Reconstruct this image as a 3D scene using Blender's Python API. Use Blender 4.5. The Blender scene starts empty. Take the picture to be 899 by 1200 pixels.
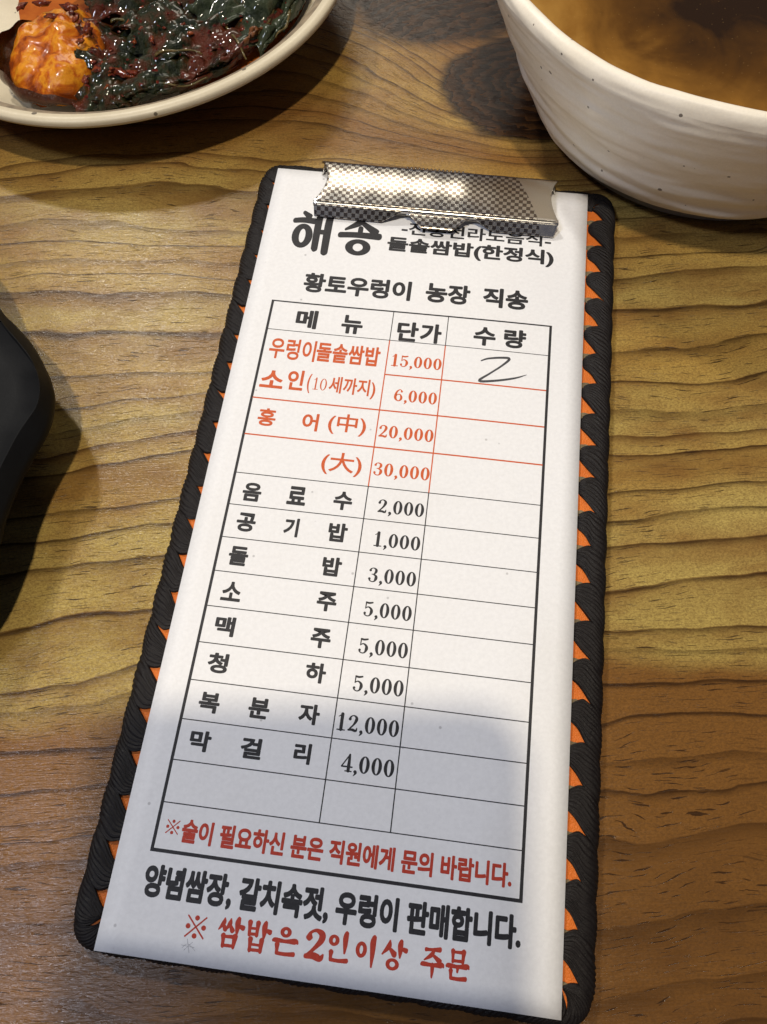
import bpy, bmesh, math, random
import numpy as np
from mathutils import Vector, Matrix, noise as mnoise
random.seed(7)
R = math.radians
sc = bpy.context.scene
COL = sc.collection

# ------------------------------------------------------------------ camera
F_PX, CAM_H = 885.0, 0.2008314
RIGHT = Vector((0.99989635, 0.0054007, -0.0133464))
FWD = Vector((-0.01439771, 0.37506935, -0.92688494)).normalized()
UP = (-FWD.cross(RIGHT)).normalized()
UP = RIGHT.cross(FWD).normalized()
CAM = Vector((0, 0, CAM_H))
cd = bpy.data.cameras.new('camera')
cd.sensor_width = 36; cd.sensor_fit = 'AUTO'; cd.lens = F_PX / 1200 * 36
cd.clip_start = 0.005; cd.clip_end = 50
cam = bpy.data.objects.new('camera', cd); COL.objects.link(cam)
M = Matrix((RIGHT, UP, -FWD)).transposed().to_4x4(); M.translation = CAM
cam.matrix_world = M
sc.camera = cam

# ------------------------------------------------------------------ light
w = bpy.data.worlds.new('World'); sc.world = w; w.use_nodes = True
bg = w.node_tree.nodes['Background']
bg.inputs[0].default_value = (0.58, 0.64, 1.0, 1); bg.inputs[1].default_value = 0.085
sc.view_settings.view_transform = 'Standard'; sc.view_settings.look = 'None'
sc.view_settings.exposure = 0.04; sc.view_settings.gamma = 1.0

def lamp(name, loc, power, size, color, target=(0.0, 0.12, 0.0)):
    l = bpy.data.lights.new(name, 'AREA'); l.shape = 'DISK'; l.size = size; l.energy = power; l.color = color
    o = bpy.data.objects.new(name, l); COL.objects.link(o); o.location = loc
    o.rotation_euler = (Vector(target) - Vector(loc)).to_track_quat('-Z', 'Y').to_euler()
    return o
lamp('far_spot_lamp', (-0.58, 1.08, 1.30), 10.8, 0.110, (1.0, 0.96, 0.89))
lamp('clip_fill_lamp', (-0.10, 1.52, 1.02), 4.6, 0.60, (1.0, 0.92, 0.77))  # added unseen lamp, placed so the metal clip reflects something bright
lamp('ceiling_lamp', (-0.075, -0.085, 1.10), 7.2, 0.045, (1.0, 0.88, 0.68))
lamp('front_panel_lamp', (-0.56, -0.19, 1.08), 4.4, 0.15, (0.78, 0.84, 1.0))

# ------------------------------------------------------------------ pixel helpers (a pixel gives a ray; the plane it lies on gives the place)
def at(px, py, z=0.0):
    d = RIGHT * ((px - 449.5) / F_PX) - UP * ((py - 600) / F_PX) + FWD
    k = (z - CAM_H) / d.z
    return CAM + d * k
HP = 0.0062                                   # height of the paper's face above the table
TL = Vector((-0.03972347, 0.20552718, 0.0))   # paper's top left corner
AX = Vector((0.99280861, -0.11971244, 0)); AY = Vector((0.11971244, 0.99280861, 0))
def pl(px, py, z=HP):                         # pixel -> millimetres on the sheet (u right, v up, origin top left)
    d = at(px, py, z) - TL; d.z = 0
    return (d.dot(AX) * 1000, d.dot(AY) * 1000)
def bw(u, v, z):                              # board millimetres -> world
    p = TL + AX * (u / 1000) + AY * (v / 1000); return Vector((p.x, p.y, z / 1000))

# ------------------------------------------------------------------ object helpers
def link(o, parent=None):
    COL.objects.link(o)
    if parent is not None: o.parent = parent
    return o
def mesh_obj(name, verts, faces, mat, parent=None, smooth=False):
    me = bpy.data.meshes.new(name); me.from_pydata([tuple(v) for v in verts], [], faces); me.update()
    if mat: me.materials.append(mat)
    if smooth: me.polygons.foreach_set('use_smooth', [True] * len(me.polygons))
    return link(bpy.data.objects.new(name, me), parent)
def bm_obj(name, bm, mat, parent=None, smooth=True):
    me = bpy.data.meshes.new(name); bm.to_mesh(me); bm.free()
    if mat: me.materials.append(mat)
    if smooth: me.polygons.foreach_set('use_smooth', [True] * len(me.polygons))
    return link(bpy.data.objects.new(name, me), parent)
def empty(name, loc=(0, 0, 0)):
    o = bpy.data.objects.new(name, None); o.location = loc; o.empty_display_size = 0.01; return link(o)
def tag(o, label=None, cat=None, group=None, kind=None):
    if label: o['label'] = label
    if cat: o['category'] = cat
    if group: o['group'] = group
    if kind: o['kind'] = kind
    return o
def grid_mesh(name, rows, mat, parent=None, close=False, smooth=True, cap=False):
    n = len(rows); m = len(rows[0]); V = [p for r in rows for p in r]; Fc = []
    for i in range(n - 1):
        for j in range(m if close else m - 1):
            a, b = i * m + j, i * m + (j + 1) % m
            Fc.append((a, b, b + m, a + m))
    if cap:
        Fc.append(tuple(range(m - 1, -1, -1))); Fc.append(tuple(range((n - 1) * m, n * m)))
    return mesh_obj(name, V, Fc, mat, parent, smooth)
def fbm(x, y, z=0.0, oct=4):
    return mnoise.fractal(Vector((x, y, z)), 1.0, 2.0, oct)

# ------------------------------------------------------------------ shader helpers
class N:
    def __init__(s, name):
        s.m = bpy.data.materials.new(name); s.m.use_nodes = True; s.t = s.m.node_tree
        s.b = s.t.nodes['Principled BSDF']
        s.tc = s.t.nodes.new('ShaderNodeTexCoord')
        s.pos = s.tc.outputs['Object']
    def put(s, sock, v):
        if isinstance(v, (int, float)):
            sock.default_value = v
        elif isinstance(v, (tuple, list)):
            sock.default_value = tuple(v) if len(v) == 4 or sock.type == 'VECTOR' else (*v, 1)
        else: s.t.links.new(v, sock)
    def math(s, op, *a, clamp=False):
        n = s.t.nodes.new('ShaderNodeMath'); n.operation = op; n.use_clamp = clamp
        for i, v in enumerate(a): s.put(n.inputs[i], v)
        return n.outputs[0]
    def add(s, a, b): return s.math('ADD', a, b)
    def sub(s, a, b): return s.math('SUBTRACT', a, b)
    def mul(s, a, b): return s.math('MULTIPLY', a, b)
    def xyz(s, v):
        n = s.t.nodes.new('ShaderNodeSeparateXYZ'); s.put(n.inputs[0], v); return n.outputs
    def comb(s, x, y, z=0.0):
        n = s.t.nodes.new('ShaderNodeCombineXYZ')
        for i, v in enumerate((x, y, z)): s.put(n.inputs[i], v)
        return n.outputs[0]
    def noise(s, vec, scale=1.0, detail=2.0, rough=0.5, dim='3D', color=False, dist=0.0):
        n = s.t.nodes.new('ShaderNodeTexNoise'); n.noise_dimensions = dim
        if dim == '1D': s.put(n.inputs['W'], vec)
        else: s.put(n.inputs['Vector'], vec)
        n.inputs['Scale'].default_value = scale; n.inputs['Detail'].default_value = detail; n.inputs['Roughness'].default_value = rough
        n.inputs['Distortion'].default_value = dist
        return n.outputs['Color'] if color else n.outputs['Fac']
    def wnoise(s, v, dim='1D'):
        n = s.t.nodes.new('ShaderNodeTexWhiteNoise'); n.noise_dimensions = dim
        s.put(n.inputs['W'] if dim == '1D' else n.inputs['Vector'], v); return n.outputs['Value']
    def voro(s, vec, scale, feature='F1', out='Distance', rnd=1.0):
        n = s.t.nodes.new('ShaderNodeTexVoronoi'); n.feature = feature; s.put(n.inputs['Vector'], vec)
        n.inputs['Scale'].default_value = scale; n.inputs['Randomness'].default_value = rnd
        return n.outputs
    def ramp(s, fac, stops, interp='LINEAR'):
        n = s.t.nodes.new('ShaderNodeValToRGB'); n.color_ramp.interpolation = interp; e = n.color_ramp.elements
        while len(e) < len(stops): e.new(0.5)
        for i, (p, c) in enumerate(stops):
            e[i].position = p; e[i].color = (c, c, c, 1) if isinstance(c, (int, float)) else (*c, 1)
        s.put(n.inputs[0], fac); return n.outputs[0]
    def rng(s, v, a, b, c=0.0, d=1.0, smooth=False):
        n = s.t.nodes.new('ShaderNodeMapRange'); n.interpolation_type = 'SMOOTHSTEP' if smooth else 'LINEAR'
        for i, x in enumerate((v, a, b, c, d)): s.put(n.inputs[i], x)
        return n.outputs[0]
    def mix(s, fac, a, b, mode='MIX'):
        n = s.t.nodes.new('ShaderNodeMix'); n.data_type = 'RGBA'; n.blend_type = mode
        s.put(n.inputs[0], fac); s.put(n.inputs[6], a); s.put(n.inputs[7], b); return n.outputs[2]
    def map(s, vec, scale=(1, 1, 1), rot=(0, 0, 0), loc=(0, 0, 0)):
        n = s.t.nodes.new('ShaderNodeMapping'); s.put(n.inputs[0], vec)
        n.inputs['Scale'].default_value = scale; n.inputs['Rotation'].default_value = rot; n.inputs['Location'].default_value = loc
        return n.outputs[0]
    def bump(s, h, strength=0.3, dist=0.001, normal=None):
        n = s.t.nodes.new('ShaderNodeBump'); n.inputs['Strength'].default_value = strength; n.inputs['Distance'].default_value = dist
        s.put(n.inputs['Height'], h)
        if normal is not None: s.put(n.inputs['Normal'], normal)
        s.t.links.new(n.outputs[0], s.b.inputs['Normal']); return n.outputs[0]
    def set(s, **k):
        for a, v in k.items(): s.put(s.b.inputs[a.replace('_', ' ')], v)
        return s.m

# ------------------------------------------------------------------ materials
def wood_material():
    s = N('wood_laminate')
    p = s.map(s.pos, (100, 100, 100), (0, 0, R(-3.0)))
    x, y, _ = s.xyz(p)
    v1 = s.comb(s.mul(x, 0.055), s.mul(y, 0.10)); n1 = s.sub(s.noise(v1, 1, 1.0), 0.5)
    v2 = s.comb(s.mul(x, 0.22), s.mul(y, 0.42)); n2 = s.sub(s.noise(v2, 1, 2.0), 0.5)
    v3 = s.comb(s.mul(x, 2.0), s.mul(y, 5.0)); n3 = s.sub(s.noise(v3, 1, 2.0), 0.5)
    wv = s.add(s.add(s.mul(n1, 5.0), s.mul(n2, 1.15)), s.mul(n3, 0.07))
    # two knots; the rings run around them
    g = None; cores = None
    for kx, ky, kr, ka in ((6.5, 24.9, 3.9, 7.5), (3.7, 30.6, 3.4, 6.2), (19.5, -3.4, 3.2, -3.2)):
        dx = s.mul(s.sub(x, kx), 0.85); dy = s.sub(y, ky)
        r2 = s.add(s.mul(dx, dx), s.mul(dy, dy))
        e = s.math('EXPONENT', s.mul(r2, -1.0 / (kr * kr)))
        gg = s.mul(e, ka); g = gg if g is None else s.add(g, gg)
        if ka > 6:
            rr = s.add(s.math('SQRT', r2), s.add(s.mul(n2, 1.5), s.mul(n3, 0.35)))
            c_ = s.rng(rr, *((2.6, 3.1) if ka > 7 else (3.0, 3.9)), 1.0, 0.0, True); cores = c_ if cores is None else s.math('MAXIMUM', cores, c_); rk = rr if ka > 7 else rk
    S = s.add(s.add(y, wv), g)
    s1 = s.add(s.mul(S, 1.02), s.mul(s.noise(s.mul(S, 0.35), 1, 1.0, dim='1D'), 2.6))
    fr = s.math('FRACT', s1); idn = s.wnoise(s.math('FLOOR', s1))
    lo = s.rng(idn, 0.0, 1.0, 0.50, 0.86)
    l1 = s.rng(fr, lo, 0.97, 0.0, 1.0, True); l2 = s.rng(fr, 0.965, 1.0, 1.0, 0.0, True)
    brk = s.rng(s.noise(s.comb(s.mul(x, 0.5), s.mul(y, 1.5)), 1, 3.0), 0.30, 0.60, 0.5, 1.0)
    soft = s.mul(s.mul(s.mul(l1, l2), brk), s.rng(idn, 0.0, 1.0, 0.45, 0.95))
    crisp = s.mul(s.mul(s.rng(fr, 0.83, 0.95, 0.0, 0.9, True), l2), s.mul(s.rng(brk, 0.5, 0.9, 0.55, 1.0), s.rng(idn, 0.0, 0.6, 0.45, 1.0)))
    line = s.math('MAXIMUM', soft, crisp)
    # broad colour zones across the boards
    zone = s.rng(s.add(S, s.mul(n2, 2.0)), -8.0, 34.0)
    def zp(c): return (c + 8) / 42
    yel = (0.50, 0.365, 0.105); tan = (0.44, 0.275, 0.065); brn = (0.235, 0.108, 0.026); dbr = (0.12, 0.052, 0.014)
    base = s.ramp(zone, [(0, brn), (zp(-3), dbr), (zp(0.4), brn), (zp(2.6), brn), (zp(3.6), yel), (zp(7.5), yel), (zp(9.2), tan), (zp(11.0), yel),
                         (zp(13), tan), (zp(15.2), yel), (zp(17.0), tan), (zp(19.2), yel), (zp(21.5), tan), (zp(24), brn), (zp(27), tan), (1.0, brn)])
    pat = s.noise(s.comb(s.mul(x, 0.30), s.mul(y, 0.7)), 1, 3.0, 0.55)
    base = s.mix(s.rng(pat, 0.42, 0.70, 0.0, 0.75), base, brn)
    fib = s.noise(s.comb(s.mul(x, 4.0), s.mul(S, 42.0)), 1, 3.0, 0.6)
    base = s.mix(s.rng(fib, 0.25, 0.75, 0.30, 0.0), base, (0.10, 0.05, 0.02))
    grit = s.noise(s.comb(s.mul(x, 13), s.mul(y, 19)), 1, 2.0, 0.7, dist=0.8)
    base = s.mix(s.rng(grit, 0.35, 0.62, 0.50, 0.0), base, (0.08, 0.04, 0.015))
    idn2 = s.wnoise(s.add(s.math('FLOOR', s1), 37.3))
    base = s.mix(s.mul(s.mul(s.rng(fr, 0.15, 1.0, 0.0, 1.0, True), s.rng(idn2, 0.15, 0.9, 0.05, 0.75)), s.rng(pat, 0.3, 0.6, 0.5, 1.0)), base, (0.15, 0.068, 0.018))
    base = s.mix(s.mul(line, 0.95), base, (0.030, 0.013, 0.005))
    # pores: short dark dashes lying along the grain
    pv = s.comb(s.mul(x, 1.25), s.mul(S, 24.0)); po = s.noise(pv, 1, 1.5, 0.5)
    pm = s.rng(s.noise(s.comb(s.mul(x, 0.25), s.mul(S, 0.55)), 1, 2.0), 0.36, 0.52)
    pore = s.mul(s.rng(po, 0.625, 0.665, 0.0, 1.0, True), pm)
    base = s.mix(s.mul(pore, 0.85), base, (0.028, 0.013, 0.006))
    # heart of the knot: dark rings with fine radial checks
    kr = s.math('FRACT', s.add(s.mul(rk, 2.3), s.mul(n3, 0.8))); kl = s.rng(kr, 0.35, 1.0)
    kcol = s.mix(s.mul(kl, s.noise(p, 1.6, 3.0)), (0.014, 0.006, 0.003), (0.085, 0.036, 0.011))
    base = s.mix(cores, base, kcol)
    sc1 = s.noise(s.comb(s.mul(x, 1.2), s.mul(y, 26.0)), 1, 3.0, 0.65)
    sc2 = s.noise(s.comb(s.mul(x, 14.0), s.mul(y, 22.0)), 1, 2.0, 0.6)
    h = s.add(s.add(s.mul(sc1, 0.9), s.mul(sc2, 0.35)), s.mul(pore, -0.6))
    s.bump(h, 0.45, 0.00022)
    rough = s.rng(sc1, 0.35, 0.7, 0.14, 0.32)
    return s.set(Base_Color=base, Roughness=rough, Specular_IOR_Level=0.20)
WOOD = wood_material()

def simple(name, col, rough=0.5, metal=0.0, spec=0.5, nscale=None, namp=0.25, bump=None, coat=0.0):
    s = N(name)
    c = col
    if nscale:
        n = s.noise(s.pos, nscale, 4.0, 0.6)
        c = s.mix(s.rng(n, 0.3, 0.7, 0.0, 1.0), tuple(v * (1 - namp) for v in col), tuple(min(1, v * (1 + namp)) for v in col))
    if bump: s.bump(s.noise(s.pos, bump[0], 4.0, 0.6), bump[1], bump[2])
    return s.set(Base_Color=c, Roughness=rough, Metallic=metal, Specular_IOR_Level=spec, Coat_Weight=coat)

def paper_material():
    s = N('white_paper')
    n = s.noise(s.pos, 900, 3.0, 0.6); n2 = s.noise(s.pos, 40, 2.0)
    c = s.mix(s.rng(n, 0.3, 0.7), (0.74, 0.735, 0.74), (0.80, 0.795, 0.80))
    c = s.mix(s.rng(s.noise(s.pos, 26, 3.0, 0.6), 0.5, 0.75, 0.0, 0.10), c, (0.60, 0.56, 0.50))
    vo = s.voro(s.pos, 210)
    sp = s.mul(s.rng(vo['Distance'], 0.05, 0.10, 1.0, 0.0), s.math('GREATER_THAN', s.wnoise(vo['Color'], '3D'), 0.90))
    c = s.mix(s.mul(sp, 0.5), c, (0.25, 0.24, 0.24))
    s.bump(s.add(n, s.mul(n2, 3.0)), 0.25, 0.00012)
    return s.set(Base_Color=c, Roughness=0.75, Specular_IOR_Level=0.25)
PAPER = paper_material()
INK = simple('black_ink', (0.022, 0.021, 0.023), 0.6, spec=0.3, nscale=1500, namp=0.3)
REDINK = simple('red_ink', (0.55, 0.095, 0.022), 0.6, spec=0.3, nscale=1500, namp=0.15)
DEEPRED = simple('deep_red_ink', (0.46, 0.045, 0.022), 0.6, spec=0.3, nscale=1500, namp=0.15)
PENCIL = simple('pencil_graphite', (0.05, 0.05, 0.056), 0.5, spec=0.4, nscale=3500, namp=0.6)
SMUDGE = simple('pencil_smudge', (0.42, 0.42, 0.44), 0.6, spec=0.3, nscale=3000, namp=0.4)
KRAFT = simple('kraft_board', (0.17, 0.125, 0.065), 0.85, nscale=800, namp=0.4, bump=(1800, 0.4, 0.0003))

def leather_material():
    s = N('orange_leather')
    v = s.voro(s.pos, 1500, 'DISTANCE_TO_EDGE')
    n = s.noise(s.pos, 300, 3.0)
    c = s.mix(n, (0.56, 0.115, 0.010), (0.74, 0.19, 0.020))
    s.bump(s.add(s.rng(v['Distance'], 0.0, 0.25), s.mul(n, 0.5)), 0.5, 0.0002)
    return s.set(Base_Color=c, Roughness=0.55, Specular_IOR_Level=0.35)
LEATHER = leather_material()
def lace_material():
    s = N('black_lace')
    n = s.noise(s.pos, 500, 4.0, 0.6)
    c = s.mix(n, (0.005, 0.004, 0.004), (0.016, 0.0125, 0.012))
    v = s.voro(s.pos, 2600, 'DISTANCE_TO_EDGE')
    s.bump(s.add(s.rng(v['Distance'], 0, 0.3), n), 0.35, 0.00015)
    return s.set(Base_Color=c, Roughness=s.rng(n, 0.3, 0.7, 0.42, 0.60), Specular_IOR_Level=0.22)
LACE = lace_material()

def metal_material():
    # object space = board millimetres / 1000 (the clip's parts share the board's axes)
    s = N('checkered_metal')
    x, y, z = s.xyz(s.pos)
    d = s.add(s.mul(y, 1.0), s.mul(z, 0.42))          # unrolled length down over the ridge
    cell = 0.00128
    a = s.math('FLOOR', s.math('DIVIDE', x, cell)); b = s.math('FLOOR', s.math('DIVIDE', d, cell))
    ck = s.math('MODULO', s.math('ABSOLUTE', s.add(a, b)), 2.0)
    # chequering fades out along a slant near the ends
    lim = s.add(0.0815, s.mul(y, -0.42))
    msk = s.math('LESS_THAN', x, s.math('MINIMUM', lim, 0.0932))
    n = s.noise(s.pos, 600, 3.0, 0.6)
    ckm = s.mul(ck, msk)
    col = s.mix(ckm, (0.84, 0.80, 0.71), (0.27, 0.225, 0.19))
    rg = s.add(s.rng(ckm, 0, 1, 0.24, 0.22), s.mul(s.sub(n, 0.5), 0.12))
    s.bump(s.add(s.mul(ckm, -1.0), s.mul(n, 0.08)), 0.5, 0.00012)
    return s.set(Base_Color=col, Metallic=1.0, Roughness=rg)
METAL = metal_material()
STEEL = simple('plain_steel', (0.60, 0.58, 0.54), 0.22, metal=1.0, nscale=500, namp=0.1)

def stoneware_material(name, base, dark, sp=0.55, spread=150):
    s = N(name)
    n = s.noise(s.pos, 60, 3.0, 0.55); n2 = s.noise(s.pos, 1300, 3.0, 0.6)
    c = s.mix(s.rng(n, 0.3, 0.75), base, dark)
    c = s.mix(s.rng(n2, 0.35, 0.65, 0.14, 0.0), c, tuple(v * 0.6 for v in base))
    for sca, thr, rad in ((spread, 0.72, 0.13), (spread * 2.3, 0.86, 0.20)):
        vo = s.voro(s.pos, sca)
        rr = s.mul(s.wnoise(vo['Color'], '3D'), rad)
        sel = s.math('GREATER_THAN', s.wnoise(s.map(vo['Color'], loc=(3.1, 1.7, 0.3)), '3D'), thr - 0.08)
        dot = s.mul(s.math('LESS_THAN', vo['Distance'], rr), sel)
        c = s.mix(s.mul(dot, 0.85), c, (0.075, 0.055, 0.04))
    s.bump(s.add(s.noise(s.pos, 220, 3.0), s.mul(n2, 0.3)), 0.22, 0.0005)
    return s.set(Base_Color=c, Roughness=s.rng(n, 0.3, 0.7, 0.38, 0.52), Specular_IOR_Level=0.4)
GLAZE = stoneware_material('speckled_white_glaze', (0.88, 0.81, 0.69), (0.82, 0.74, 0.60))
CREAM = stoneware_material('cream_glaze', (0.66, 0.58, 0.42), (0.54, 0.46, 0.32), spread=120)
BARE = simple('bare_clay', (0.28, 0.26, 0.24), 0.8, nscale=300, namp=0.2)
RIMGREY = simple('worn_rim_glaze', (0.26, 0.20, 0.13), 0.6, nscale=260, namp=0.35, bump=(700, 0.3, 0.0003))

def black_resin():
    s = N('black_resin')
    n = s.noise(s.pos, 900, 4.0, 0.65); n2 = s.noise(s.pos, 120, 3.0)
    s.bump(n, 0.25, 0.0002)
    return s.set(Base_Color=s.mix(n2, (0.005, 0.0052, 0.0055), (0.010, 0.010, 0.0105)), Roughness=s.rng(n2, 0.3, 0.7, 0.46, 0.60), Specular_IOR_Level=0.10)
RESIN = black_resin()

def broth_material():
    s = N('brown_broth')
    x, y, z = s.xyz(s.pos)
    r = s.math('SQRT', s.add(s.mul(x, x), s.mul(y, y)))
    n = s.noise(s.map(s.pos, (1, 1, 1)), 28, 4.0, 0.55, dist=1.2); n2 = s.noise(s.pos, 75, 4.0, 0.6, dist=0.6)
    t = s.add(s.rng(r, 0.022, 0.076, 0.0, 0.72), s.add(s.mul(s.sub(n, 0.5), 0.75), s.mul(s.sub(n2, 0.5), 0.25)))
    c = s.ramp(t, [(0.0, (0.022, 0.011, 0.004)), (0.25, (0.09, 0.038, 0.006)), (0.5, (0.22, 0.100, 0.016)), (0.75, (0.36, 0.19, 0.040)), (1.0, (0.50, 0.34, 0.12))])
    fl = s.voro(s.pos, 900); dot = s.mul(s.math('LESS_THAN', fl['Distance'], 0.16), s.math('GREATER_THAN', s.wnoise(fl['Color'], '3D'), 0.85))
    c = s.mix(s.mul(dot, 0.15), c, (0.5, 0.3, 0.1))
    return s.set(Base_Color=c, Roughness=0.06, Specular_IOR_Level=0.35)
BROTH = broth_material()

def food(name, cols, scale, rough=0.25, bump=0.6, dist=0.0012, coat=0.5, sss=0.0, stain=None):
    s = N(name)
    n = s.noise(s.pos, scale, 5.0, 0.62, dist=0.6)
    k = len(cols); st = [(0.28 + 0.44 * i / (k - 1), c) for i, c in enumerate(cols)]
    c = s.ramp(n, st)
    if stain: c = s.mix(s.rng(s.noise(s.pos, 70, 4.0, 0.65), 0.47, 0.60, 0.0, 0.85), c, stain)
    h = s.add(s.noise(s.pos, scale * 3, 4.0, 0.6), n)
    s.bump(h, bump, dist)
    s.set(Base_Color=c, Roughness=rough, Specular_IOR_Level=0.12, Coat_Weight=coat, Coat_Roughness=0.04)
    if sss:
        s.b.inputs['Subsurface Weight'].default_value = sss; s.b.inputs['Subsurface Radius'].default_value = (1.0, 0.45, 0.12); s.b.inputs['Subsurface Scale'].default_value = 0.006
    return s.m
LEAF = food('kimchi_leaf', [(0.003, 0.004, 0.001), (0.006, 0.009, 0.002), (0.014, 0.018, 0.004), (0.045, 0.018, 0.005), (0.11, 0.016, 0.004)], 150, 0.5, 0.9, 0.0014, coat=0.6, stain=(0.085, 0.014, 0.004))
LEAF2 = food('kimchi_leaf_grey_green', [(0.006, 0.009, 0.004), (0.017, 0.024, 0.011), (0.036, 0.045, 0.022), (0.045, 0.036, 0.014)], 120, 0.5, 0.8, 0.0012, coat=0.5)
PASTE = food('chilli_paste', [(0.018, 0.004, 0.002), (0.07, 0.008, 0.003), (0.16, 0.022, 0.005), (0.24, 0.05, 0.008), (0.05, 0.008, 0.004)], 380, 0.35, 0.9, 0.0012, coat=0.5)
SAUCE = food('orange_sauce', [(0.16, 0.025, 0.004), (0.34, 0.075, 0.010), (0.44, 0.12, 0.016), (0.20, 0.03, 0.005)], 60, 0.10, 0.35, 0.0008, coat=0.8)
AMBER = food('amber_flesh', [(0.05, 0.010, 0.003), (0.20, 0.035, 0.005), (0.46, 0.11, 0.007), (0.66, 0.26, 0.016), (0.42, 0.085, 0.006), (0.12, 0.018, 0.004)], 75, 0.3, 0.5, 0.0010, coat=0.4, sss=0.15)
SKIN = food('brown_skin', [(0.03, 0.010, 0.006), (0.075, 0.026, 0.012), (0.05, 0.016, 0.008)], 300, 0.25, 0.5, 0.0008)
FLAKE = simple('chilli_flake', (0.11, 0.012, 0.005), 0.25, nscale=900, namp=0.5, coat=0.6)
SEED = simple('sesame_seed', (0.62, 0.50, 0.28), 0.4, nscale=800, namp=0.2)

# ------------------------------------------------------------------ setting: the tabletop
bm = bmesh.new(); bmesh.ops.create_cube(bm, size=1.0)
for v in bm.verts:
    v.co.x *= 1.5; v.co.y = v.co.y * 1.1 + 0.15; v.co.z = (v.co.z - 0.5) * 0.03
bmesh.ops.bevel(bm, geom=bm.edges[:], offset=0.003, segments=2, affect='EDGES')
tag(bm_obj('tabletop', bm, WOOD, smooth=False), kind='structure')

# ------------------------------------------------------------------ clipboard
BU0, BU1, BV0, BV1, BR_ = -6.4, 113.5, -236.6, 3.2, 7.5
def outer(a):                                  # arc length (mm) -> point, outward normal ; starts on the right side at the top, runs down (clockwise from above)
    w_, h_ = BU1 - BU0 - 2 * BR_, BV1 - BV0 - 2 * BR_; q = math.pi * BR_ / 2
    per = 2 * (w_ + h_) + 4 * q; a %= per
    segs = [('l', h_, (BU1, BV1 - BR_), (0, -1), (1, 0)), ('c', q, (BU1 - BR_, BV0 + BR_), 0), ('l', w_, (BU1 - BR_, BV0), (-1, 0), (0, -1)), ('c', q, (BU0 + BR_, BV0 + BR_), -90),
            ('l', h_, (BU0, BV0 + BR_), (0, 1), (-1, 0)), ('c', q, (BU0 + BR_, BV1 - BR_), 180), ('l', w_, (BU0 + BR_, BV1), (1, 0), (0, 1)), ('c', q, (BU1 - BR_, BV1 - BR_), 90)]
    for s_ in segs:
        if a <= s_[1]:
            if s_[0] == 'l': return (s_[2][0] + s_[3][0] * a, s_[2][1] + s_[3][1] * a), s_[4]
            an = R(s_[3] - a / s_[1] * 90); n = (math.cos(an), math.sin(an))
            return (s_[2][0] + BR_ * n[0], s_[2][1] + BR_ * n[1]), n
        a -= s_[1]
    return (BU1, BV1 - BR_), (1, 0)
PER = 2 * ((BU1 - BU0 - 2 * BR_) + (BV1 - BV0 - 2 * BR_)) + 2 * math.pi * BR_
clip_board = empty('menu_clipboard', bw(0, -118, 0))
tag(clip_board, 'long orange leather clipboard edged with black whip-stitched lace, lying under the menu sheet', 'clipboard')
INV = clip_board.matrix_world.inverted() if False else Matrix.Translation(-Vector(clip_board.location))
def bb(u, v, z): return bw(u + 0.0085 * (v + 118), v - 0.0085 * (u - 54), z)
def loc(p): return Vector(p) - Vector(clip_board.location)
def slab(name, inset, z0, z1, mat, parent, n=160, bev=0.3):
    rows = []
    for k, (dz, ins) in enumerate(((z0, inset + bev), (z0 + bev, inset), (z1 - bev, inset), (z1, inset + bev))):
        ring = []
        for i in range(n):
            (u, v), nn = outer(PER * i / n); ring.append(loc(bb(u - nn[0] * ins, v - nn[1] * ins, dz)))
        rows.append(ring)
    return grid_mesh(name, rows, mat, parent, close=True, smooth=False, cap=True)
slab('board_core', 1.5, 1.0, 4.2, KRAFT, clip_board)
slab('leather_panel', 2.6, 4.22, 4.75, LEATHER, clip_board, bev=0.1)
slab('backing_panel', 2.0, 0.0, 0.98, LACE, clip_board, bev=0.2)

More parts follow.
